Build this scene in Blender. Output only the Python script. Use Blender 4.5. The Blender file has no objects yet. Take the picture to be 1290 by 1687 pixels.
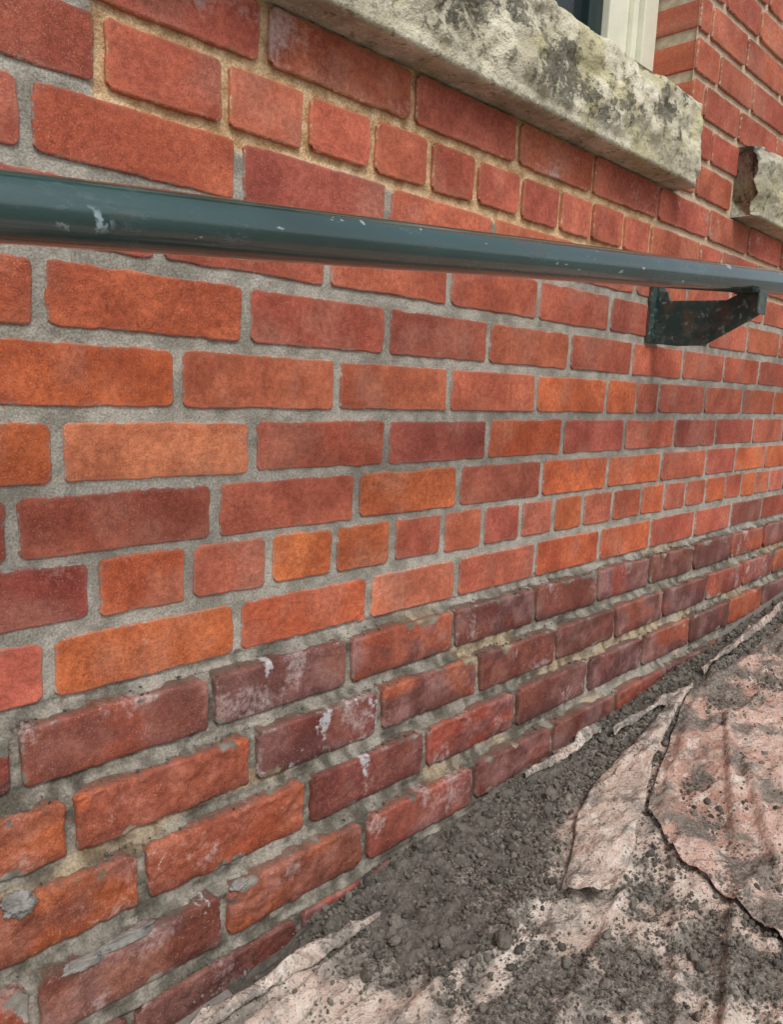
import bpy, math, random, bmesh
import numpy as np
from mathutils import Matrix, Vector
rng=np.random.default_rng(7); random.seed(7)
sc=bpy.context.scene; col=sc.collection

# ------------------------------------------------------------------ helpers
def vnoise(p,seed=0):
    p=np.asarray(p,float); i=np.floor(p).astype(np.int64); f=p-i; f=f*f*(3-2*f)
    def h(a,b,c):
        n=(a*73856093)^(b*19349663)^(c*83492791)^(seed*2654435761)
        n&=0xffffffff; n=(n^(n>>13))*1274126177&0xffffffff; n=(n^(n>>16))*2246822519&0xffffffff; n^=n>>15
        return (n&0xffffff)/float(0xffffff)
    r=0
    for dx in(0,1):
        for dy in(0,1):
            for dz in(0,1):
                w=(f[:,0] if dx else 1-f[:,0])*(f[:,1] if dy else 1-f[:,1])*(f[:,2] if dz else 1-f[:,2])
                r=r+w*h(i[:,0]+dx,i[:,1]+dy,i[:,2]+dz)
    return r
def fbm(p,oct=4,seed=0):
    a=.5;r=0;t=0
    p=np.asarray(p,float)
    for o in range(oct):
        r=r+a*vnoise(p,seed+o*17);t+=a;a*=.5;p=p*2.03+11.7
    return r/t
def sstep(a,b,x):
    t=np.clip((x-a)/(b-a),0,1);return t*t*(3-2*t)
def lerp(a,b,t):
    t=np.asarray(t)[...,None];return np.asarray(a)*(1-t)+np.asarray(b)*t
def mkmesh(name,V,Fs,mat=None,attrs=None,smooth=True,parent=None):
    V=np.asarray(V,np.float32);me=bpy.data.meshes.new(name)
    if not isinstance(Fs,list):Fs=[Fs]
    Fs=[np.asarray(F,np.int32) for F in Fs if len(F)]
    me.vertices.add(len(V));me.vertices.foreach_set('co',V.ravel())
    loops=np.concatenate([F.ravel() for F in Fs]);tot=np.concatenate([np.full(len(F),F.shape[1],np.int32) for F in Fs])
    st=np.concatenate([[0],np.cumsum(tot)[:-1]]).astype(np.int32)
    me.loops.add(len(loops));me.loops.foreach_set('vertex_index',loops)
    me.polygons.add(len(tot));me.polygons.foreach_set('loop_start',st);me.polygons.foreach_set('loop_total',tot)
    me.polygons.foreach_set('use_smooth',np.full(len(tot),smooth,bool))
    me.update(calc_edges=True);me.validate()
    for k,(ty,a) in (attrs or {}).items():
        at=me.attributes.new(k,ty,'POINT')
        a=np.asarray(a,np.float32)
        if ty=='FLOAT_COLOR' and a.shape[-1]==3:a=np.concatenate([a,np.ones((len(a),1),np.float32)],1)
        at.data.foreach_set('color' if ty=='FLOAT_COLOR' else 'value',a.ravel())
    if mat:me.materials.append(mat)
    ob=bpy.data.objects.new(name,me);col.objects.link(ob)
    if parent:ob.parent=parent
    return ob
def gridF(nx,ny,off=0):
    i=np.arange(nx-1)[:,None];j=np.arange(ny-1)[None,:]
    a=(i*ny+j).ravel()+off
    return np.stack([a,a+ny,a+ny+1,a+1],1)
def empty(name):
    e=bpy.data.objects.new(name,None);col.objects.link(e);return e
def box(name,x0,x1,y0,y1,z0,z1,mat,parent=None,bev=.0):
    V=[(x,y,z) for x in(x0,x1) for y in(y0,y1) for z in(z0,z1)]
    F=[(0,1,3,2),(4,6,7,5),(0,4,5,1),(2,3,7,6),(0,2,6,4),(1,5,7,3)]
    ob=mkmesh(name,V,np.array(F),mat,smooth=False,parent=parent)
    if bev:
        m=ob.modifiers.new('b','BEVEL');m.width=bev;m.segments=2
    return ob
class NT:
    def __init__(s,name):
        s.m=bpy.data.materials.new(name);s.m.use_nodes=True;s.t=s.m.node_tree;s.n=s.t.nodes;s.n.clear()
        s.out=s.n.new('ShaderNodeOutputMaterial');s.b=s.n.new('ShaderNodeBsdfPrincipled');s.t.links.new(s.b.outputs[0],s.out.inputs[0])
        s.tc=s.n.new('ShaderNodeTexCoord').outputs['Object']
    def L(s,a,b):
        if isinstance(a,(int,float,tuple,list)):
            if isinstance(a,(tuple,list)) and len(a)==3 and b.type=='RGBA':a=(*a,1)
            b.default_value=a
        else:s.t.links.new(a,b)
    def attr(s,name,o='Fac'):
        n=s.n.new('ShaderNodeAttribute');n.attribute_name=name;return n.outputs[o]
    def noise(s,scale,detail=4,rough=.55,vec=None,dist=0,o='Fac'):
        n=s.n.new('ShaderNodeTexNoise');n.inputs['Scale'].default_value=scale;n.inputs['Detail'].default_value=detail
        n.inputs['Roughness'].default_value=rough;n.inputs['Distortion'].default_value=dist
        s.L(vec or s.tc,n.inputs['Vector']);return n.outputs[o]
    def vor(s,scale,vec=None,feat='F1',o='Distance'):
        n=s.n.new('ShaderNodeTexVoronoi');n.feature=feat;n.inputs['Scale'].default_value=scale;s.L(vec or s.tc,n.inputs['Vector']);return n.outputs[o]
    def mapp(s,scale,vec=None,loc=(0,0,0)):
        n=s.n.new('ShaderNodeMapping');s.L(vec or s.tc,n.inputs[0]);n.inputs['Scale'].default_value=scale;n.inputs['Location'].default_value=loc;return n.outputs[0]
    def mr(s,v,a,b,c=0.,d=1.,smooth=True):
        n=s.n.new('ShaderNodeMapRange');n.interpolation_type='SMOOTHSTEP' if smooth else 'LINEAR'
        for i,x in enumerate((v,a,b,c,d)):s.L(x,n.inputs[i])
        return n.outputs[0]
    def math(s,op,a,b=0.,clamp=False):
        n=s.n.new('ShaderNodeMath');n.operation=op;n.use_clamp=clamp;s.L(a,n.inputs[0]);s.L(b,n.inputs[1]);return n.outputs[0]
    def mix(s,f,a,b,bt='MIX'):
        n=s.n.new('ShaderNodeMix');n.data_type='RGBA';n.blend_type=bt
        s.L(f,n.inputs[0]);s.L(a,n.inputs[6]);s.L(b,n.inputs[7]);return n.outputs[2]
    def xyz(s,vec=None):
        n=s.n.new('ShaderNodeSeparateXYZ');s.L(vec or s.tc,n.inputs[0]);return n.outputs
    def bump(s,h,dist,st=1.,nrm=None):
        n=s.n.new('ShaderNodeBump');n.inputs['Distance'].default_value=dist;s.L(st,n.inputs['Strength']);s.L(h,n.inputs['Height'])
        if nrm is not None:s.L(nrm,n.inputs['Normal'])
        return n.outputs[0]
    def fin(s,c,rough=.85,nrm=None,spec=.3,metal=0):
        s.L(c,s.b.inputs['Base Color']);s.L(rough,s.b.inputs['Roughness']);s.b.inputs['Specular IOR Level'].default_value=spec
        s.L(metal,s.b.inputs['Metallic'])
        if nrm is not None:s.L(nrm,s.b.inputs['Normal'])
        return s.m

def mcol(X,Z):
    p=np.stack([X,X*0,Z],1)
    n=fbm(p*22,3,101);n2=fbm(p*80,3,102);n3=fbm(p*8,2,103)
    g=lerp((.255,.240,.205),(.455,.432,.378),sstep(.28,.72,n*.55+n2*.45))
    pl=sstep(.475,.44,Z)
    g=lerp(g,lerp((.075,.067,.052),(.315,.29,.245),sstep(.32,.72,n2*.55+n*.45)),pl*.88)  # plinth mortar's own grey-brown; darkest patches also paint in shade of ledge crevices
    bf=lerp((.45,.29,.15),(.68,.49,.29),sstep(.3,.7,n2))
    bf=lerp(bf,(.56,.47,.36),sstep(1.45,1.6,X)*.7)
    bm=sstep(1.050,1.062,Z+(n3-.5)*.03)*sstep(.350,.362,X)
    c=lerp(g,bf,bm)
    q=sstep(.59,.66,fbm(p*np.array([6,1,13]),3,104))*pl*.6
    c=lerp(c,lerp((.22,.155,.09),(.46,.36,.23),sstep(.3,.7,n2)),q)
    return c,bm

# ------------------------------------------------------------------ materials
def mat_brick():
    s=NT('brick_clay')
    sal=s.attr('sal');rough=s.attr('rgh');edge=s.attr('edge');mc=s.attr('mc','Color');gl=s.attr('gl')
    c=s.attr('bc','Color')
    nA=s.noise(120,5,.74);nB=s.noise(520,2,.65)
    a5=s.math('SUBTRACT',nA,.5)
    c=s.mix(1.,c,s.mix(s.mr(nA,.3,.7),(.74,.69,.69),(1.23,1.27,1.27)),'MULTIPLY')
    c=s.mix(s.math('MULTIPLY',s.mr(nB,.57,.67),.50),c,(.10,.028,.018))
    c=s.mix(s.math('MULTIPLY',s.mr(nB,.40,.31),.42),c,(.64,.37,.27))
    w=s.mr(s.math('ADD',sal,s.math('MULTIPLY',a5,.55)),.55,.80,0,.75)
    c=s.mix(w,c,(.58,.50,.48))
    dr=s.attr('drip')
    w2=s.mr(s.math('ADD',dr,s.math('MULTIPLY',a5,.55)),.60,.68,0,.7)
    c=s.mix(w2,c,(.62,.66,.68))
    e1=s.math('ADD',edge,s.math('MULTIPLY',a5,.014))
    sm=s.mr(e1,-.0010,.0008,1.,0.)
    hz=s.mr(s.math('ADD',edge,s.math('MULTIPLY',a5,.03)),-.003,.005,.25,0.)
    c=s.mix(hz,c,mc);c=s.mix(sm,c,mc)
    h=s.math('ADD',s.math('MULTIPLY',nA,.9),s.math('MULTIPLY',nB,.45))
    nr=s.bump(h,.0026,s.math('ADD',s.math('MULTIPLY',rough,.50),.45))
    return s.fin(c,s.mr(gl,0,1,.90,.48),nr,.33)
def mat_mortar():
    s=NT('mortar')
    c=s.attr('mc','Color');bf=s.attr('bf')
    nA=s.noise(360,2,.65);nB=s.noise(80,4,.72)
    c=s.mix(1.,c,s.mix(s.mr(nA,.3,.7),(.72,.71,.68),(1.22,1.21,1.20)),'MULTIPLY')
    c=s.mix(s.mr(nB,.59,.70,0,.28),c,(.36,.15,.10))
    h=s.math('ADD',s.math('MULTIPLY',nB,1.2),s.math('MULTIPLY',nA,s.math('ADD',s.math('MULTIPLY',bf,.5),.4)))
    return s.fin(c,.93,s.bump(h,.0026,.8),.2)
def mat_plainmortar(name,a,b):
    s=NT(name)
    return s.fin(s.mix(s.mr(s.noise(60,3),.3,.7),a,b),.9,s.bump(s.noise(160,3),.002,.7),.25)
def mat_stone():
    s=NT('limestone_lichen')
    n=s.noise(9,4,.6);n2=s.noise(60,4,.7)
    c=s.mix(s.mr(n,.35,.65),(.46,.42,.30),(.76,.71,.55))
    c=s.mix(s.mr(s.noise(12,3,.6,s.mapp((1,1,1),None,(4,2,1))),.50,.60,0,.6),c,(.50,.46,.24))
    X=s.xyz()
    dk=s.math('ADD',s.noise(9,6,.75,s.mapp((1,1,1.2),None,(1.7,0,.6))),s.mr(X[0],.6,1.5,.05,-.03))
    mg=s.mr(X[2],1.232,1.250)
    dk=s.math('MULTIPLY',s.mr(dk,.515,.565),s.math('ADD',s.math('MULTIPLY',mg,.65),.35))
    c=s.mix(s.math('MULTIPLY',dk,.82),c,s.mix(s.mr(n2,.38,.66),(.030,.030,.024),(.22,.21,.165)))
    c=s.mix(s.math('MULTIPLY',s.mr(n2,.56,.64),.55),c,(.085,.080,.06))
    c=s.mix(s.math('MULTIPLY',s.mr(n2,.41,.34),.55),c,(.82,.79,.66))
    c=s.mix(s.attr('dark'),c,(.085,.088,.09))
    h=s.math('ADD',s.noise(28,6,.72),s.math('MULTIPLY',n2,.5))
    return s.fin(c,.95,s.bump(h,.013,.85),.15)
def mat_pipe():
    s=NT('green_enamel')
    n=s.noise(5,3,.6,s.mapp((.6,3,3)));n1=s.noise(22,5,.75,s.mapp((.6,1.6,1.6)))
    c=s.mix(s.mr(n,.35,.65),(.010,.036,.033),(.018,.064,.060))
    c=s.mix(s.mr(n1,.55,.70,0,.30),c,(.12,.19,.19))
    rs=s.mr(s.noise(11,5,.74,s.mapp((.8,2,2),None,(3,1,2))),.58,.65,0,.8)
    c=s.mix(rs,c,(.045,.042,.036))
    c=s.mix(s.mr(s.noise(60,3,.6,s.mapp((.6,1,1),None,(0,5,0))),.69,.72,0,.6),c,(.45,.52,.54))
    sp2=s.mr(s.vor(7,s.mapp((.6,1,1.4))),.13,.07,0,.75)
    sp2=s.math('MULTIPLY',sp2,s.mr(s.noise(60,3),.52,.58))
    c=s.mix(sp2,c,(.45,.62,.68))
    h=s.math('ADD',s.noise(140,3,.6),s.math('MULTIPLY',n1,1.5))
    rr=s.math('ADD',s.mr(n1,.35,.65,.10,.28),s.math('MULTIPLY',rs,.3))
    s.b.inputs['Coat Weight'].default_value=1.;s.b.inputs['Coat Roughness'].default_value=.09
    return s.fin(c,rr,s.bump(h,.0006,.4),.8)
def mat_bracket():
    s=NT('green_enamel_rusty')
    n=s.noise(14,5,.72)
    c=s.mix(s.mr(n,.42,.62),(.014,.045,.041),(.08,.105,.09))
    c=s.mix(s.mr(s.noise(22,5,.75,s.mapp((1,1,1),None,(2,2,2))),.52,.62,0,.75),c,(.075,.053,.035))
    c=s.mix(s.mr(s.noise(70,4,.7),.57,.65,0,.6),c,(.24,.28,.26))
    return s.fin(c,.45,s.bump(s.noise(90,4,.7),.002,.6),.5)
def mat_cloth():
    s=NT('stained_canvas')
    d=s.attr('red');dirt=s.attr('dirt')
    n=s.noise(8,4,.7);n2=s.noise(38,5,.75);n3=s.noise(190,3,.7)
    pale=s.mix(s.mr(n,.35,.65),(.50,.395,.325),(.72,.63,.55))
    red=s.mix(s.mr(n,.35,.65),(.44,.215,.155),(.62,.39,.31))
    f=s.math('ADD',d,s.math('MULTIPLY',s.math('SUBTRACT',n2,.5),2.0),True)
    c=s.mix(f,pale,red)
    c=s.mix(s.mr(s.noise(24,5,.78,s.mapp((1,1.7,1))),.53,.62,0,.65),c,(.77,.70,.63))
    c=s.mix(s.mr(n3,.42,.34,0,.55),c,(.36,.14,.09))
    g=s.math('ADD',s.noise(14,5,.75,s.mapp((1,1,1),None,(9,1,0))),s.math('MULTIPLY',dirt,.26))
    c=s.mix(s.mr(g,.51,.65,0,.85),c,s.mix(s.mr(n2,.3,.7),(.13,.12,.10),(.31,.285,.25)))
    g2=s.mr(s.math('ADD',n3,s.math('MULTIPLY',dirt,.14)),.58,.64,0,.85)
    c=s.mix(g2,c,(.12,.11,.095))
    h=s.math('ADD',s.math('MULTIPLY',n2,2.4),s.math('MULTIPLY',n3,.7))
    return s.fin(c,.9,s.bump(h,.0050,.85),.2)
def mat_debris():
    s=NT('damp_mortar_crumbs')
    r=s.attr('rnd')
    c=s.mix(r,(.060,.055,.047),(.205,.188,.158))
    c=s.mix(s.mr(s.noise(150,3,.7),.45,.65,0,.40),c,(.23,.21,.18))
    return s.fin(c,.9,s.bump(s.noise(500,2,.7),.002,.8),.2)
def mat_ground():
    s=NT('concrete_path')
    c=s.mix(s.mr(s.noise(3,5),.3,.7),(.17,.16,.145),(.27,.255,.23))
    return s.fin(c,.9,s.bump(s.noise(90,5,.7),.004,.6),.2)
def mat_simple(name,c,rough=.5,var=.12,sc_=20,spec=.4):
    s=NT(name);a=tuple(x*(1-var) for x in c);b=tuple(min(1,x*(1+var)) for x in c)
    return s.fin(s.mix(s.mr(s.noise(sc_,3),.3,.7),a,b),rough,s.bump(s.noise(150,2),.001,.3),spec)
B=mat_brick();MO=mat_mortar();PM=mat_plainmortar('mortar_rendered',(.38,.31,.22),(.55,.46,.34));WM=mat_plainmortar('wet_mortar',(.17,.165,.15),(.30,.29,.265))
ST=mat_stone();PI=mat_pipe();BR=mat_bracket();CL=mat_cloth();DE=mat_debris();GR=mat_ground()
FRAME=mat_simple('cream_paint',(.74,.74,.60),.5,.06)
FRAMED=mat_simple('dark_green_paint',(.012,.03,.028),.35)
GLASS=mat_simple('window_glass',(.02,.03,.03),.05,.1,3,.6)
INT=mat_simple('dark_interior',(.02,.02,.02),.9)

# ------------------------------------------------------------------ brick wall
bld=empty('brick_building')
P=.0775;JB=.0150;JV=.0130
XL,XR=-1.3,6.0
SILLB=1.2180;SILLT=1.3725
tz={'a':1.2140,'b':1.137,'c':1.0605,'d':.983,'e':.904,'f':.827,'g':.750,'h':.676,'i':.605,'j':.5265,
    'k':.449,'l':.371,'m':.293,'n':.215,'o':.137,'p':.059,'q':-.019,'r':-.097,'s':-.175}
step={'k':.025,'l':.046,'m':.066,'n':.090,'o':.098,'p':.104,'q':.110,'r':.11,'s':.11}
J={'a':[.555,.800,1.039,1.268,1.520,1.765],
'b':[.363,.505,.617,.729,.839,.944,1.057,1.170,1.275,1.392,1.50],
'c':[.291,.523,.760,.992],
'd':[.657,.893,1.126,1.365],
'e':[.299,.534,.767,.995,1.235,1.469],
'f':[.446,.678,.905,1.138,1.378,1.502,1.601,1.839,2.076],
'g':[.312,.545,.775,1.009,1.233,1.465,1.695,1.924,2.173],
'h':[.266,.494,.720,.941,1.174,1.409,1.644,1.886,2.074,2.291],
'i':[.346,.459,.573,.683,.795,.908,1.010,1.118,1.221,1.326,1.441,1.566,1.676,1.788,1.903,2.024,2.134,2.236],
'j':[.296,.526,.751,.949,1.173,1.401,1.626,1.857,2.086,2.309],
'k':[.253,.475,.695,.922,1.148,1.367,1.590,1.818],
'l':[.298,.522,.740,.964,1.193,1.413,1.629],
'm':[.365,.593,.820,1.049,1.285,1.507,1.741],
'n':[.240,.454,.677,.911,1.137,1.363,1.589],
'o':[.334,.560,.787,1.01],'p':[.22,.445,.67],'q':[.33,.56],'r':[.22,.445],'s':[.33,.56]}
PALC={'S':(.48,.128,.074),'O':(.55,.140,.054),'D':(.38,.096,.060),'L':(.58,.180,.095),'P':(.225,.066,.050),'R':(.43,.105,.060)}
named={'a':'SSSSSSS','b':'DSSSSSSSSSSS','c':'SRDSSS','d':'RSSSD','e':'OOSDSRS','f':'OSSSOORDSRO','g':'OLSDOSSDRSO','h':'RRSODOOSROO',
'i':'DOLOOSSDSOLROSROSOL','j':'SOOLROORSPD','k':'DDPRPPRPP','l':'OOPRPPRPR','m':'OOPRPPRP','n':'OPODPPRP','o':'PPRDP','p':'PPRP'}
ch=1.2140
rows=[]
for k in 'abcdefghijklmnopqrs':
    rows.append((k,tz[k]-(P-JB),tz[k],step.get(k,0.)))
for i in range(1,26):
    t=ch+i*P;k='u%d'%i
    if i%7==0:J[k]=[1.625+.112*q for q in(-2,-1,0,1,2)]
    else: J[k]=[1.625+(.055 if i%2 else .115),1.625+(.055 if i%2 else .115)+.19]
    rows.append((k,t-(P-JB),t,0.))
W=[(.25,1.625,.12,1.588),(2.50,3.60,1.885,3.75),(4.5,5.6,4.4,5.7)]
WT=2.62
def opens(z0,z1):
    zc=(z0+z1)/2
    if zc>SILLT and zc<WT:return [(a,b) for a,b,c,d in W]
    if zc>SILLB and zc<SILLT:return [(c,d) for a,b,c,d in W]
    return []
VV=[];FF=[];AT={k:[] for k in('bc','sal','gl','rgh','edge','drip')};voff=0
def addbrick(x0,x1,z0,z1,t,colr,eff,rgh,burn,drip,salt,depth,res,rr):
    global voff
    hw=(x1-x0)/2;hh=(z1-z0)/2;cx=(x0+x1)/2;cz=(z0+z1)/2
    def axis(h):
        n=max(3,int(round(2*(h-.005)/res)))
        a=np.linspace(-(h-.005),h-.005,n)
        return np.concatenate([[-h,-h,-h,-h+.0010,-h+.0025],a,[h-.0025,h-.0010,h,h,h]]),np.concatenate([[depth,.008],np.zeros(n+6),[.008,depth]])
    ax,dx=axis(hw);az,dz=axis(hh)
    nx,nz=len(ax),len(az)
    U,Vv=np.meshgrid(ax,az,indexing='ij');Dp=np.maximum(dx[:,None],dz[None,:])
    e=np.minimum(hw-np.abs(U),hh-np.abs(Vv))
    seed=rr*91.7
    pw=np.stack([U.ravel()+cx,np.full(U.size,seed),Vv.ravel()+cz],1)
    ns=lambda f,o=2,s=0,sx=1.,sz=1.:fbm(pw*np.array([f*sx,1,f*sz])+s*3.3,o,s).reshape(U.shape)-.5
    rc=.003+.004*rr
    kx=np.clip((np.abs(Vv)-(hh-rc))/rc,0,1);kz=np.clip((np.abs(U)-(hw-rc))/rc,0,1)
    insx=rc*(1-np.sqrt(1-kx**2*.98));insz=rc*(1-np.sqrt(1-kz**2*.98))
    we=np.exp(-np.maximum(e,0)/.010)
    wob=ns(34,4,1);wob2=ns(34,4,2)
    amp=.0022+.0026*rgh
    X=U-np.sign(U)*insx*(np.abs(U)/hw)**6+wob*amp*2*we
    Z=Vv-np.sign(Vv)*insz*(np.abs(Vv)/hh)**6+wob2*amp*2*we
    r=.0014+.0012*rgh+(.0012 if t>0 else 0)
    q=np.clip(1-e/r,0,1);Y=r*(1-np.sqrt(np.maximum(0,1-q*q*.97)))
    rv=rgh**1.4
    Yd=ns(22,3,5)*(.0008+.0036*rv)+ns(80,3,6)*(.0005+.0044*rv)
    if rgh>.45:
        rd=np.abs(ns(34,4,12,.8,1.2));Yd=Yd+(.10-np.minimum(rd,.10))*.026*rgh
        rd=np.abs(ns(75,3,14,.9,1.2));Yd=Yd+(.08-np.minimum(rd,.08))*.020*rgh
    chip=np.clip(ns(34,3,8)-.14,0,1)*(.02+.04*rgh)*np.exp(-np.maximum(e,0)/.007)
    Yd=Yd+chip
    Yd=Yd+(U/hw)*(rng.random()-.5)*.0014+(Vv/hh)*(rng.random()-.5)*.0010+(rng.random()-.5)*.0010
    lim=.0011 if t==0 else .0028
    Yd=np.where(Yd>0,lim*np.tanh(Yd/lim),Yd)
    if t==0:Yd=Yd*.75-rgh*.0010
    Y=Y+Yd
    Y=Y-t+Dp
    V=np.stack([X+cx,Y,Z+cz],-1).reshape(-1,3)
    n=len(V)
    VV.append(V);FF.append(gridF(nx,nz,voff));voff+=n
    c=np.tile(np.array(colr),(n,1))
    m1=(ns(10,3,20)+.5).ravel();m2=(ns(40,3,21)+.5).ravel();m3=(ns(7,3,22)+.5).ravel()
    c*=lerp((.80,.73,.73),(1.13,1.18,1.18),sstep(.3,.7,m1));c*=lerp((.85,.82,.82),(1.12,1.15,1.15),sstep(.3,.7,m2))
    bm=sstep(.44,.60,m3*.75+m2*.25)*burn
    c=lerp(c,lerp((.13,.042,.030),(.25,.085,.058),sstep(.35,.65,m2)),bm*.72)
    m4=(ns(16,4,24)+.5).ravel()
    c=lerp(c,(.46,.27,.20),sstep(.50,.75,m4)*.24)
    if eff>0:
        m5=(ns(12,4,26,1,1.6)+.5).ravel()
        c=lerp(c,lerp((.11,.050,.048),(.32,.185,.175),sstep(.38,.68,m2*.5+m4*.5)),sstep(.40,.56,m5)*eff*.85)
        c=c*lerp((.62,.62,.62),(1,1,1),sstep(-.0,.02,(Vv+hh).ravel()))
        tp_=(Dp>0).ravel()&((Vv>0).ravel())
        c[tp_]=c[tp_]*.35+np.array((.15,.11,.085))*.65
    AT['bc'].append(c)
    sf=(ns(20,4,30)+.5).ravel()*.75+.25*(ns(5,2,31)+.5).ravel()
    AT['sal'].append(sf+salt)
    if drip>0:
        dp=(ns(30,4,33,1.5,.6)+.5).ravel()+drip*.09-.13
    else: dp=np.zeros(n)
    AT['drip'].append(dp)
    for k,v in(('gl',eff),('rgh',rgh)):AT[k].append(np.full(n,v))
    ed=e.copy()
    if t>0:
        ed=np.maximum(ed,.0012+(ns(9,2,40)+.15)*.012)
        sp=(ns(24,4,41)+.5);lowb=np.exp(-(Vv+hh)/.014)+.5*np.exp(-(hh-Vv)/.010)
        ed=ed-np.clip(sp-.65+.06*lowb,0,1)*.08*np.clip(ed/.004,0,1)
    ed=np.where(Dp>0,.0045 if t==0 else .0035+ns(40,3,44)*.016,ed)
    AT['edge'].append(ed.ravel())
for (k,z0,z1,t) in rows:
    js=list(J[k]);st=.2325 if k!='i' else .1125
    if k[0]=='u' and int(k[1:])%7==0: st=.1125
    left=[];x=js[0]
    while x>XL-.3:
        x-=st if (k!='b') else .23;left.append(x)
    n0=len(left);left=left[::-1]
    x=js[-1];right=[]
    while x<XR+.3:
        x+=st*(1 if rng.random()>.06 or k=='i' else .5);right.append(x)
    js=left+js+right
    op=opens(z0,z1)
    for i in range(len(js)-1):
        segs=[(js[i]+JV/2,js[i+1]-JV/2)]
        for (a,b) in op:
            ns_=[]
            for (s0,s1) in segs:
                if s1<=a or s0>=b:ns_.append((s0,s1));continue
                if s0<a:ns_.append((s0,a))
                if s1>b:ns_.append((b,s1))
            segs=ns_
        for (s0,s1) in segs:
            if s1-s0<.03:continue
            if s1<XL or s0>XR:continue
            idx=i-(n0-1)
            nm=named.get(k,'')
            if 0<=idx<len(nm):tp=nm[idx]
            elif t>0:tp=random.choice('PPRDO')
            elif s0>1.3 and z0<1.0:tp=random.choice('OOSRLSRS')
            elif z0>1.0:tp=random.choice('SSSSR')
            else:tp=random.choice('SSORDO')
            c=np.array(PALC[tp])*(1+(rng.random()-.5)*.16)*np.array([1,1+(rng.random()-.5)*.16,1+(rng.random()-.5)*.2])
            if t>0:c=c*.90
            rgh=float(np.clip(rng.random()**2.5*.50+(.40 if tp=='O' and rng.random()<.45 else 0)+(.30 if t>0 else 0),0,1))
            if k=='e' and tp=='O':rgh=.6
            if k in 'lmn' and tp=='O':rgh=.95
            eff=0. if t==0 else float(.45+.55*rng.random())
            if tp=='O' and t>0:eff*=.6
            burn={'D':.45,'P':.7,'R':.3}.get(tp,0.)*(1. if rng.random()<.8 else .3)+(.15 if rng.random()<.2 else 0)
            if k=='c' and .2<s0<.3:burn=.75
            if k=='b' and s1<.4:burn=1.1
            if t>0:burn=max(burn,.40)
            drip=0.
            if (k=='l' and .5<s0<.55):drip=.9
            if (k=='m' and .58<s0<.62) or (k=='k' and .46<s0<.5):drip=.5
            if (k=='m' and .36<s0<.4) or (k=='n' and .23<s0<.26):drip=.3
            salt=-.22 if t==0 else -.08+.06*rng.random()
            if k=='a' and s0>.3:salt=-.03
            if k in 'kl' and .45<s0<.6:salt=-.02
            res=.0030 if -.05<s0<1.0 and z1<1.35 and z0>.0 else (.005 if s0<1.7 and s0>-.1 and z0<1.35 and z0>0 else .010)
            if s0>2.6 or s0<-.3 or z0>1.9 or z0<-.05:res=.02
            dep=.05
            for (a,b) in op:
                if abs(s0-b)<1e-4 or abs(s1-a)<1e-4:dep=.125
            dz=(rng.random()-.5)*.0022;dz2=(rng.random()-.5)*.0022
            addbrick(s0+(rng.random()-.5)*.002,s1+(rng.random()-.5)*.002,z0+dz,z1+dz2,t,c,eff,rgh,burn,drip,salt,dep,res,float(rng.random()))
V=np.concatenate(VV);F=np.concatenate(FF)
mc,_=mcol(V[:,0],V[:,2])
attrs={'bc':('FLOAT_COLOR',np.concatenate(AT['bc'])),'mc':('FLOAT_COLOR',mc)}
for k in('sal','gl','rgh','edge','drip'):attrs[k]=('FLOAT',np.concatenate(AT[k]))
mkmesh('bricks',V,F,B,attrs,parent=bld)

def tprof(z,led):
    order=[(k,z0,z1,t) for (k,z0,z1,t) in rows if k in 'jklmnopqrs']
    def build(cover):
        zs=[3.3];ts=[-.0026];prev=0
        for (k,z0,z1,t) in order:
            if k=='j':
                zs+=[z0-.001];ts+=[-.0026];prev=t;continue
            st_=t-prev
            zs+=[z1+.012,z1+.0045,z1+.0006,z1-.002,z1-.006,z0-.0005]
            ts+=[prev-.004,prev+st_*cover*.45-.004,prev+st_*cover,prev+st_*cover-.001,t-.010,t-.0055];prev=t
        a=np.argsort(zs);return np.interp(z,np.array(zs)[a],np.array(ts)[a])
    lo=build(.0);hi=build(.52)
    return lo*(1-led)+hi*led
def add_mortar(name,x0,x1,z0,z1,res):
    nx=int((x1-x0)/res)+2;nz=int((z1-z0)/(res*.6))+2
    X,Z=np.meshgrid(np.linspace(x0,x1,nx),np.linspace(z0,z1,nz),indexing='ij')
    p=np.stack([X.ravel(),np.zeros(X.size),Z.ravel()],1)
    n1=fbm(p*45,4,3).reshape(X.shape)-.5;n2=fbm(p*9,2,9).reshape(X.shape)-.5
    n3=fbm(p*np.array([20,1,3]),5,19).reshape(X.shape);n4=fbm(p*130,2,29).reshape(X.shape)-.5
    low=(Z<.47)
    T=tprof(Z,sstep(.42,.60,n3))
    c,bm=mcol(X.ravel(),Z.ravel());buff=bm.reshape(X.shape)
    T=T+n1*(.0022+.0020*low)-buff*.0036+n2*.0010*low+n4*(.0006+.0030*low)
    V=np.stack([X,-T,Z],-1).reshape(-1,3)
    F=gridF(nx,nz);cxz=V[F].mean(1)
    keep=np.ones(len(F),bool)
    for a,b,cc,d in W:
        keep&=~((cxz[:,0]>a-.002)&(cxz[:,0]<b+.002)&(cxz[:,2]>SILLT-.01)&(cxz[:,2]<WT))
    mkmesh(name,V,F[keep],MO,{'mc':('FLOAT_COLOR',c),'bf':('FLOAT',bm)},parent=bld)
add_mortar('mortar_joints',0.,1.3,.0,.50,.0026)
add_mortar('mortar_joints_mid',0.,1.3,.50,1.30,.0035)
add_mortar('mortar_joints_side',1.3,2.7,.05,1.30,.005)
add_mortar('mortar_joints_end',2.7,XR,-.25,1.30,.02)
add_mortar('mortar_joints_start',XL,0.,-.25,1.30,.01)
add_mortar('mortar_joints_foot',0.,2.7,-.25,.05,.01)
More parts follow.
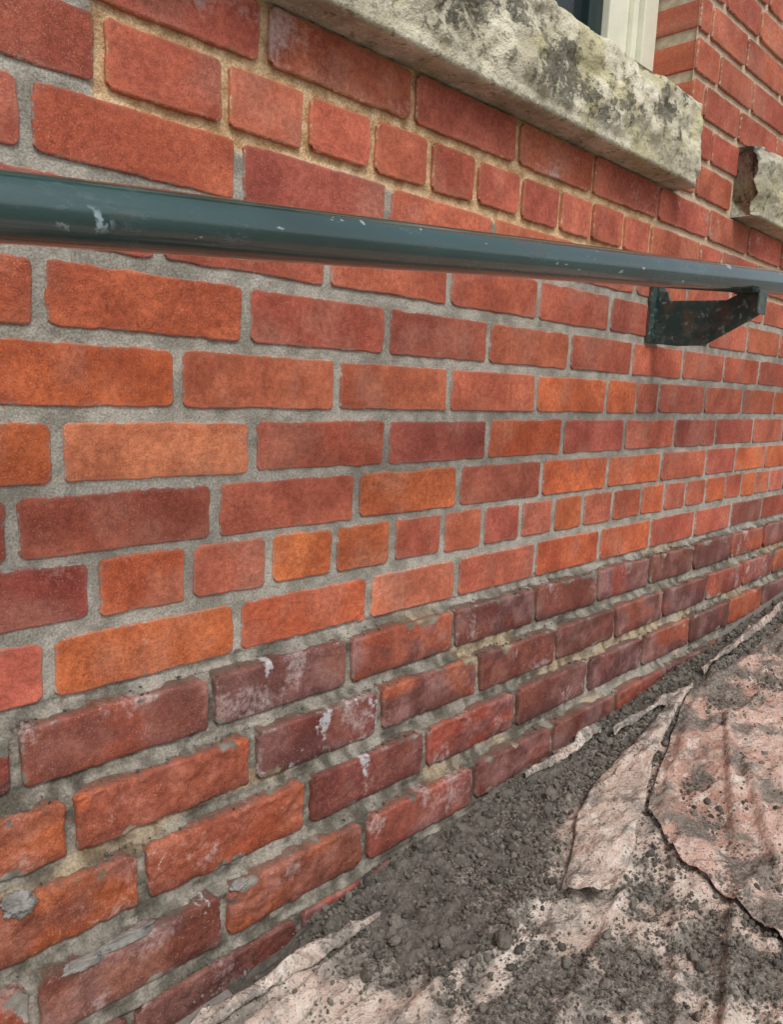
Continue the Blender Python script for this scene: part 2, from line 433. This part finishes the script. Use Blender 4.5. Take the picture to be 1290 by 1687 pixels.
add_mortar('mortar_joints_upper',XL,XR,1.30,3.22,.011)
for a,b,c,d in W:
    box('reveal_mortar',b+.004,b+.05,.006,.13,SILLT-.01,WT,PM,bld)
    box('reveal_mortar',a-.05,a-.004,.006,.13,SILLT-.01,WT,PM,bld)
def core(x0,x1,z0,z1):box('masonry_core',x0,x1,.045,.35,z0,z1,PM,bld)
core(XL,XR,-.25,1.22)
xs=[XL]+[v for a,b,c,d in W for v in(a-.02,b+.02)]+[XR]
for i in range(0,len(xs),2):core(xs[i],xs[i+1],1.225,WT+.01)
core(XL,XR,WT+.015,3.22)
# wet mortar lumps left on the ledges
def blob(x,y,z,rx,ry,rz,seed):
    b=bmesh.new();bmesh.ops.create_icosphere(b,subdivisions=5,radius=1)
    V=np.array([v.co[:] for v in b.verts]);F=np.array([[v.index for v in f.verts] for f in b.faces]);b.free()
    n=fbm(V*2.2+seed,4,seed);n2=fbm(V*9+seed,3,seed)
    V=V*(.45+1.0*n+.30*(n2-.5))[:,None]*np.array([rx,ry,rz])+np.array([x,y,z])
    mkmesh('mortar_lump',V,F,WM,parent=bld)
blob(.236,-.064,.294,.016,.013,.011,3)
blob(.335,-.082,.215,.034,.009,.004,5)
blob(.290,-.084,.214,.022,.009,.004,6)
blob(.475,-.084,.213,.012,.009,.004,12)
for wi,(a,b,c,d) in enumerate(W):
    zb=SILLT-.005
    for sgn,e in((1,b),(-1,a)):
        def bx(n,o0,o1,y0,y1,m):
            x0,x1=(e-o1,e-o0) if sgn>0 else (e+o0,e+o1)
            box(n,x0,x1,y0,y1,zb+.012,WT,m,bld,.003)
        bx('jamb_frame',.000,.055,.095,.17,FRAME)
        bx('jamb_bead',.056,.075,.108,.17,FRAME)
        bx('jamb_lining',.076,.150,.120,.17,FRAME)
        bx('sash_stile',.151,.200,.135,.17,FRAMED)
    box('window_glass',a+.2,b-.2,.155,.160,zb+.03,WT-.04,GLASS,bld)
    box('sash_bottom_rail',a+.2,b-.2,.136,.152,zb+.014,zb+.10,FRAMED,bld,.003)
    box('room_back',a,b,.36,.37,zb,WT,INT,bld)
    box('lintel_soffit',a-.01,b+.01,.006,.17,WT,WT+.014,PM,bld)
def sill(c,d,seed,dark):
    L_=d-c;nx=int(L_/.005);ax=np.linspace(0,L_,nx)
    H=SILLT-SILLB
    prof=[];kind=[]
    for q in np.linspace(.17,-.046,20):prof.append((q,0));kind.append(0)
    nf=38
    for q in np.linspace(0.003,H-.003,nf):prof.append((-.050,q));kind.append(1)
    for q in np.linspace(-.046,.17,30):prof.append((q,H));kind.append(2)
    prof=np.array(prof);kind=np.array(kind);m=len(prof)
    X,PY=np.meshgrid(ax,prof[:,0],indexing='ij');_,PZ=np.meshgrid(ax,prof[:,1],indexing='ij');K=np.tile(kind,(nx,1))
    p=np.stack([X.ravel()+c,PY.ravel(),PZ.ravel()],1)
    n=fbm(p*np.array([9,9,13]),3,seed).reshape(X.shape);n2=fbm(p*42,4,seed+5).reshape(X.shape)-.5
    rd=1-np.abs(2*fbm(p*np.array([12,12,18]),3,seed+9).reshape(X.shape)-1)
    vz=PZ/H
    bel=np.clip(np.sin(np.pi*np.clip((vz-.10)/1.05,0,1)),0,1)**.6
    face=(K==1)
    marg=sstep(.10,.15,vz)
    outv=face*marg*(bel*(.004+.046*(n-.40))-.034*np.clip(rd-.72,0,1)*bel+n2*.012)+face*n2*.002
    brk=.004+.05*np.clip(n-.50,0,1)
    outv-=face*sstep(.80,1.,vz)*brk
    top=(K==2)
    fr=top*np.exp(-np.clip(PY+.05,0,1)/.018)
    Y=PY-outv+fr*brk
    Z=PZ+SILLB-fr*.004*(1+2*n2)+top*n2*.004
    ee=np.minimum(X,L_-X)
    endk=np.clip(1-ee/.030,0,1)**2
    Y=Y+endk*(face|(top&(PY<-.02)))*.012
    Xo=X+np.where(X>L_/2,-1,1)*endk*(n2*.008)
    V=np.stack([Xo+c,Y,Z],-1).reshape(-1,3)
    F=gridF(nx,m)[:,::-1]
    c0=np.arange(m)[None,:];c1=(np.arange(m)+(nx-1)*m)[None,::-1]
    dk=(np.clip(1-(V[:,0]-c-.03)/.10,0,1)*(.10+.5*fbm(V*30,3,9))).clip(0,.5) if dark else np.zeros(len(V))
    mkmesh('window_sill',V,[F,c0,c1],ST,{'dark':('FLOAT',dk)},parent=bld)
sill(.12,1.588,4,False);sill(1.885,3.75,31,True);sill(4.4,5.7,52,False)

# ------------------------------------------------------------------ handrail
hr=empty('handrail')
SL=.085
def railz(x):return .909+SL*(x-.201)
RT=.19;RR=.0243
nx=420;ns_=56
xs=np.linspace(-1.25,5.8,nx);th=np.linspace(0,2*math.pi,ns_,endpoint=False)
Xg,Tg=np.meshgrid(xs,th,indexing='ij')
dn=fbm(np.stack([Xg.ravel()*6,np.cos(Tg).ravel()*1.,np.sin(Tg).ravel()],1),3,2).reshape(Xg.shape)-.5
bulge=np.exp(-((Xg-1.18)/.012)**2)*.0010
Rg=RR+dn*.0005+bulge
V=np.stack([Xg,-RT+Rg*np.cos(Tg),railz(Xg)+Rg*np.sin(Tg)],-1).reshape(-1,3)
i=np.arange(nx-1)[:,None];j=np.arange(ns_)[None,:]
a=(i*ns_+j).ravel();b=(i*ns_+(j+1)%ns_).ravel()
F=np.stack([a,b,b+ns_,a+ns_],1)
caps=np.array([list(range(ns_))]);caps2=np.array([list(range((nx-1)*ns_,nx*ns_))[::-1]])
mkmesh('pipe',V,[F,caps,caps2],PI,parent=hr)
def bracket(bx):
    dz=railz(bx)-railz(1.54)
    poly=[(.002,1.012),(.030,1.010),(.036,.992),(.150,.988),(.176,1.000),(.212,1.001),(.2125,.958),(.190,.945),(.115,.903),(.060,.902),(.002,.908)]
    n=len(poly);V=[(bx-.003,-t,z+dz) for t,z in poly]+[(bx+.004,-t,z+dz) for t,z in poly]
    me=bpy.data.meshes.new('web');me.from_pydata(V,[],[list(range(n)),list(range(n,2*n))[::-1]]+[(k,k+n,(k+1)%n+n,(k+1)%n) for k in range(n)])
    me.materials.append(BR);o=bpy.data.objects.new('web',me);col.objects.link(o);o.parent=hr
    m=o.modifiers.new('b','BEVEL');m.width=.0012;m.segments=2
    box('wall_plate',bx-.022,bx-.004,-.009,-.001,.908+dz,1.022+dz,BR,hr,.0015)
    box('wall_plate',bx+.005,bx+.035,-.009,-.001,.908+dz,1.022+dz,BR,hr,.0015)
    box('saddle',bx-.020,bx+.022,-.213,-.168,.9975+dz,1.0015+dz,BR,hr,.001)
    box('outer_tab',bx-.018,bx+.020,-.2175,-.2135,.960+dz,1.0030+dz,BR,hr,.001)
    for zz in(.93,.99):
        bm=bpy.data.meshes.new('bolt')
        b_=bmesh.new();bmesh.ops.create_cone(b_,cap_ends=True,segments=6,radius1=.006,radius2=.005,depth=.006);b_.to_mesh(bm);b_.free()
        bm.materials.append(BR);o=bpy.data.objects.new('bolt',bm);col.objects.link(o);o.rotation_euler=(math.pi/2,0,0);o.location=(bx+.02,-.012,zz+dz);o.parent=hr
bracket(1.535);bracket(3.1);bracket(4.7);bracket(-.2)

# ------------------------------------------------------------------ ground, cloth, debris
GS=.081
def gz(x):return .0765+GS*np.clip(x,-4,7)
xs=np.array([-300,-4,-2,0,2,4,7,300.]);ys=np.array([.3,-.1,-2,-6,-300.])
V=np.array([(x,y,gz(x)-.016) for x in xs for y in ys]);mkmesh('ground',V,gridF(len(xs),len(ys))[:,::-1],GR,smooth=False)
def segd(X,Y,a,b):
    a=np.array(a);b=np.array(b);d=b-a;L2=(d**2).sum()
    t=np.clip(((X-a[0])*d[0]+(Y-a[1])*d[1])/L2,0,1)
    px=X-(a[0]+t*d[0]);py=Y-(a[1]+t*d[1])
    side=np.sign(d[0]*py-d[1]*px)
    return np.hypot(px,py),t,side
folds=[((.36,-.150),(.50,-.150),.010,.008),((.40,-.185),(.635,-.168),.012,.010),((.50,-.290),(.80,-.270),.006,.012),((.62,-.42),(.90,-.36),.010,.012),
((1.15,-.108),(1.32,-.118),.008,.006),((1.26,-.150),(1.50,-.180),.009,.007),((1.62,-.165),(2.2,-.135),.012,.008),((.75,-.50),(1.02,-.37),.008,.012),
((.60,-.60),(.95,-.48),.012,.012),((1.15,-.60),(1.7,-.35),.014,.010),((1.10,-.42),(1.45,-.27),.012,.009),((1.05,-.50),(1.30,-.36),.010,.008),((.55,-.24),(.75,-.33),.008,.008)]
def clothH(X,Y):
    p=np.stack([X.ravel(),Y.ravel(),np.zeros(X.size)],1)
    h=(fbm(p*np.array([7,13,1]),3,21).reshape(X.shape)-.5)*.014
    r=1-np.abs(2*fbm(p*np.array([9,16,1])+5,3,22).reshape(X.shape)-1)
    h+=np.clip(r-.78,0,1)*.036
    r=1-np.abs(2*fbm(p*np.array([26,40,1])+9,3,23).reshape(X.shape)-1)
    h+=np.clip(r-.72,0,1)*.014
    for a,b,hh,w in folds:
        d,t,sd=segd(X,Y,a,b)
        w_=np.where(sd>0,w*.45,w*1.5)
        h+=hh*np.exp(-(d/w_)**2)
    return h
PATCH=[(.86,-.50,.08,.05),(1.06,-.37,.045,.03),(1.03,-.46,.05,.03),(.74,-.36,.06,.04),(.78,-.43,.06,.04),(1.25,-.33,.08,.03),(1.45,-.24,.10,.03),(.70,-.47,.07,.04),(.95,-.56,.08,.04),(1.7,-.30,.15,.04),(.90,-.39,.04,.03),(.62,-.38,.07,.05),(1.2,-.42,.05,.02)]
def dirtf(X,Y):
    p=np.stack([X.ravel(),Y.ravel(),np.zeros(X.size)],1)
    n=fbm(p*9,3,41).reshape(X.shape);nf=fbm(p*30,3,42).reshape(X.shape)
    lo=np.interp(X,[.3,.50,.56,.66,.84,1.0,1.2,1.45,1.9,2.4,3.5],[-.12,-.12,-.27,-.34,-.28,-.20,-.175,-.215,-.215,-.24,-.25])
    lo=lo+(n-.5)*.18+(nf-.5)*.10
    g=sstep(-.05,.05,Y-lo)*sstep(.50,.62,X+(nf-.5)*.12)
    return g,n
def patchf(X,Y):
    s=0
    for x,y,a,b in PATCH:s=s+np.exp(-((X-x)/a)**2-((Y-y)/b)**2)
    p=np.stack([X.ravel(),Y.ravel(),np.zeros(X.size)],1)
    return np.clip(s,0,1)*np.clip((fbm(p*28,3,43).reshape(X.shape)-.38)*4,0,1)
cl=empty('drop_cloth')
def clothpatch(name,X,Y,lift,red,clean=0.):
    Z=gz(X)+clothH(X,Y)+lift
    g,n=dirtf(X,Y);g=np.clip(np.maximum(g,patchf(X,Y)*1.2),0,1)*(1-clean)
    V=np.stack([X,Y,Z],-1).reshape(-1,3)
    F=gridF(*X.shape)
    ob=mkmesh(name,V,F,CL,{'red':('FLOAT',np.broadcast_to(red,X.shape).ravel()),'dirt':('FLOAT',g.ravel())},parent=cl)
    m=ob.modifiers.new('s','SOLIDIFY');m.thickness=.0016;m.offset=-1
    return ob
X,Y=np.meshgrid(np.linspace(.05,2.6,640),np.linspace(-1.0,-.112,260),indexing='ij')
p=np.stack([X.ravel()*8,Y.ravel()*0,Y.ravel()*0],1);wob=(fbm(p,3,77).reshape(X.shape)-.5)
Y2=Y+wob*.03*sstep(-.25,-.112,Y)-.012*sstep(-.25,-.112,Y)
clothpatch('canvas',X,Y2,-.004,sstep(.85,1.25,X)*.45)
E=np.array([(2.7,-.155),(1.9,-.185),(1.492,-.180),(1.25,-.240),(1.059,-.303),(1.00,-.400),(.941,-.543),(.86,-.72),(.80,-1.0)])
tt=np.concatenate([[0],np.cumsum(np.hypot(*np.diff(E,axis=0).T))]);q=np.linspace(0,tt[-1],420)
ex=np.interp(q,tt,E[:,0]);ey=np.interp(q,tt,E[:,1])
nn=fbm(np.stack([q*9,q*0,q*0],1),2,55)-.5;nn2=fbm(np.stack([q*9,q*0+4,q*0],1),2,56)-.5
ex=ex+nn*.024;ey=ey+nn2*.020
v=np.linspace(0,1,200)**1.5
tx,ty=2.75,-1.0
X=ex[:,None]*(1-v)+tx*v;Y=ey[:,None]*(1-v)+ty*v
lift=.005+.009*np.exp(-((v-.02)/.012)**2)[None,:]+.010*(fbm(np.stack([X.ravel()*6,Y.ravel()*10,X.ravel()*0],1),3,60).reshape(X.shape)-.5)+.002
clothpatch('canvas_upper',X,Y,np.maximum(lift,.004),.60)
A=np.array([(1.47,-.166),(1.25,-.188),(1.058,-.209),(.95,-.250),(.830,-.309)]);Bq=np.array([(1.492,-.176),(1.18,-.252),(1.085,-.292),(.98,-.330),(.850,-.374)])
s_=np.linspace(0,1,160);k_=np.linspace(0,1,len(A))
ax=np.interp(s_,k_,A[:,0]);ay=np.interp(s_,k_,A[:,1]);bx_=np.interp(s_,k_,Bq[:,0]);by=np.interp(s_,k_,Bq[:,1])
w=np.linspace(0,1,50)
n1=(fbm(np.stack([s_*9,s_*0,s_*0],1),3,5)-.5)*.016
X=ax[:,None]*(1-w)+bx_[:,None]*w+n1[:,None];Y=ay[:,None]*(1-w)+by[:,None]*w+n1[::-1][:,None]*.7
lift=.008+.009*np.sin(np.pi*w)[None,:]**.6*(.6+.4*np.sin(s_*9)[:,None])+.012*w[None,:]
clothpatch('folded_flap',X,Y,lift,.0,.5)
def strip(name,pts,wid,lift0,red):
    pts=np.array(pts);s_=np.linspace(0,1,90);k_=np.linspace(0,1,len(pts))
    cx=np.interp(s_,k_,pts[:,0]);cy=np.interp(s_,k_,pts[:,1])
    d=np.stack([np.gradient(cx),np.gradient(cy)],1);d/=np.linalg.norm(d,axis=1)[:,None]
    w=np.linspace(-1,1,16);nz=(fbm(np.stack([s_*12,s_*0,s_*0+pts[0][0]*9],1),3,8)-.5)
    ww=wid*np.sin(np.pi*np.clip(s_,.03,.97))**.35*(1+nz*.9)
    X=cx[:,None]-d[:,1:2]*w*ww[:,None]+nz[:,None]*.008;Y=cy[:,None]+d[:,0:1]*w*ww[:,None]+nz[:,None]*.006
    clothpatch(name,X,Y,lift0+.006*(1-w**2)[None,:]+.003*w[None,:],red,.6)
strip('hem',[(.34,-.135),(.43,-.148),(.53,-.150),(.635,-.160)],.013,.006,.0)
strip('hem',[(1.24,-.150),(1.33,-.158),(1.42,-.158),(1.52,-.172)],.008,.010,.0)
strip('hem',[(1.60,-.158),(1.8,-.152),(2.0,-.143),(2.3,-.125)],.013,.012,.15)
strip('hem',[(1.02,-.112),(1.12,-.121),(1.24,-.124)],.008,.008,.0)
strip('hem',[(.30,-.19),(.42,-.19),(.50,-.20)],.016,.006,.0)

def icov(sub):
    b=bmesh.new();bmesh.ops.create_icosphere(b,subdivisions=sub,radius=1);b.verts.index_update()
    V=np.array([v.co[:] for v in b.verts]);F=np.array([[v.index for v in f.verts] for f in b.faces]);b.free();return V,F
I1=icov(1);I2=icov(2);I3=icov(3)
X,Y=np.meshgrid(np.linspace(.45,2.9,700),np.linspace(-.46,-.095,130),indexing='ij')
def moundh(x,y,g,n):return -.016+g*(.0125+.014*(n-.4)+.003*np.exp(-((y+.13)/.05)**2))
g,n=dirtf(X,Y)
p=np.stack([X.ravel(),Y.ravel(),X.ravel()*0],1)
f1=fbm(p*60,3,61).reshape(X.shape);f2=fbm(p*190,2,62).reshape(X.shape)
hm=moundh(X,Y,g,n)+(f1-.5)*.016*g+(f2-.5)*.006*g
Z=gz(X)+np.minimum(clothH(X,Y),.006)*.6+hm
DV=[np.stack([X,Y,Z],-1).reshape(-1,3)];DF4=gridF(*X.shape);DR=[(f1*.7).ravel()];off=X.size;DF3=[]
def surf(x,y):
    g,n=dirtf(x,y);h=clothH(x,y)
    return gz(x)+np.maximum(h-.002,np.minimum(h,.006)*.6+moundh(x,y,g,n))
def crumbs(base,x,y,z,r,lump=0.):
    global off
    Vb,Fb=base;N=len(x);nv=len(Vb)
    jit=1+(rng.random((N,nv,1))-.5)*(.6 if not lump else .16)
    if lump:
        q=(Vb[None]*1.6+rng.random((N,1,3))*50).reshape(-1,3)
        jit=jit*(.55+.9*fbm(q,3,5)).reshape(N,nv,1)
    scl=r[:,None,None]*(.65+.7*rng.random((N,1,3)))
    ang=rng.random(N)*6.28;c,s=np.cos(ang),np.sin(ang)
    V=Vb[None]*jit*scl
    tilt=rng.random(N)*1.2;ct,st=np.cos(tilt),np.sin(tilt)
    y2=V[...,1]*ct[:,None]-V[...,2]*st[:,None];z2=V[...,1]*st[:,None]+V[...,2]*ct[:,None]
    x3=V[...,0]*c[:,None]-y2*s[:,None];y3=V[...,0]*s[:,None]+y2*c[:,None]
    V=np.stack([x3+x[:,None],y3+y[:,None],z2+z[:,None]],-1).reshape(-1,3)
    F=(Fb[None]+(np.arange(N)*nv)[:,None,None]+off).reshape(-1,3)
    DV.append(V);DF3.append(F);DR.append(np.repeat(rng.random(N),nv));off+=N*nv
def upl(x,y):
    ed=np.interp(y,[-1.0,-.72,-.543,-.400,-.303,-.240,-.180],[.80,.86,.941,1.0,1.059,1.25,1.6]);return (x>ed)&(y<-.19)
def scatter(N,base,rlo,rhi,pw,inside=True,xr=(.35,2.6),yr=(-.75,-.1),lump=0.):
    x=rng.uniform(*xr,N);y=rng.uniform(*yr,N)
    g,n=dirtf(x,y)
    n2=fbm(np.stack([x*16,y*16,x*0],1),3,71);n3=fbm(np.stack([x*5,y*5,x*0],1),2,72)
    if inside:pr=g*(1 if not lump else np.clip((n2-.35)*4,0,1))
    else:pr=np.clip((n2-.44)*5,0,1)*np.clip((n3-.32)*4,0.2,1)*sstep(.40,.60,x+y*-.3)+.06+patchf(x,y)*1.3
    k=rng.random(N)<pr
    x,y=x[k],y[k];r=rlo+(rhi-rlo)*rng.random(len(x))**pw
    z=surf(x,y)+r*(.35 if inside else .4)
    if not inside:z=z+.008*upl(x,y)
    crumbs(base,x,y,z,r,lump)
scatter(24000,I1,.0008,.0032,1.6,True,yr=(-.44,-.1))
scatter(4200,I2,.0022,.0060,2.2,True,yr=(-.44,-.1),lump=1)
scatter(600,I3,.005,.011,2.0,True,yr=(-.44,-.105),lump=1)
scatter(46000,I1,.0005,.0018,1.5,False)
scatter(16000,I1,.0010,.0034,2.,False)
scatter(1500,I2,.0025,.0065,2.5,False,lump=1)
prev=0
for k in 'klmno':
    t=step[k];N=int(700*(t-prev)/.02) if t-prev>.004 else 60
    x=rng.uniform(.1,2.6,N);nn=fbm(np.stack([x*12,x*0+t*50,x*0],1),3,80);kk=rng.random(N)<np.clip((nn-.45)*4,0.03,1)
    x=x[kk];y=-(prev+(t-prev)*.8*rng.random(len(x)));r=rng.uniform(.0006,.0022,len(x))
    crumbs(I1,x,y,np.full(len(x),tz[k])+.0005+r*.5+(-y<prev+.006)*.002,r);prev=t
V=np.concatenate(DV);mkmesh('mortar_debris',V,[DF4,np.concatenate(DF3)],DE,{'rnd':('FLOAT',np.concatenate(DR))},smooth=False)

# ------------------------------------------------------------------ camera & light
yaw,pit,roll=.79600,.16365,.04300
fw=np.array([math.cos(pit)*math.sin(yaw),math.cos(pit)*math.cos(yaw),-math.sin(pit)])
r=np.array([math.cos(yaw),-math.sin(yaw),0]);up=np.cross(r,fw)
r2=math.cos(roll)*r+math.sin(roll)*up;u2=-math.sin(roll)*r+math.cos(roll)*up
cd=bpy.data.cameras.new('camera');co=bpy.data.objects.new('camera',cd);col.objects.link(co)
Mx=Matrix.Identity(4)
for i in range(3):
    Mx[i][0]=r2[i];Mx[i][1]=u2[i];Mx[i][2]=-fw[i]
Mx[0][3]=0;Mx[1][3]=-.774;Mx[2][3]=.8
co.matrix_world=Mx
cd.sensor_fit='VERTICAL';cd.sensor_height=36;cd.lens=1269/1687*36;cd.clip_start=.02;cd.clip_end=1000
sc.camera=co
w=bpy.data.worlds.new('World');sc.world=w;w.use_nodes=True;nt=w.node_tree;bg=nt.nodes['Background']
sky=nt.nodes.new('ShaderNodeTexSky');sky.sky_type='NISHITA';sky.sun_disc=False
EL,AZ=math.radians(52),math.radians(205)
sky.sun_elevation=EL;sky.sun_rotation=AZ;sky.dust_density=3;sky.air_density=1
hs=nt.nodes.new('ShaderNodeHueSaturation');hs.inputs['Saturation'].default_value=.38
nt.links.new(sky.outputs[0],hs.inputs['Color']);nt.links.new(hs.outputs[0],bg.inputs[0]);bg.inputs[1].default_value=.15
sd=bpy.data.lights.new('sun','SUN');so=bpy.data.objects.new('sun',sd);col.objects.link(so)
sd.energy=1.5;sd.angle=math.radians(14);sd.color=(1,.96,.90)
dv=Vector((math.sin(AZ)*math.cos(EL),math.cos(AZ)*math.cos(EL),math.sin(EL)))
so.rotation_euler=dv.to_track_quat('Z','Y').to_euler()
sc.view_settings.view_transform='Standard';sc.view_settings.look='None';sc.view_settings.exposure=0
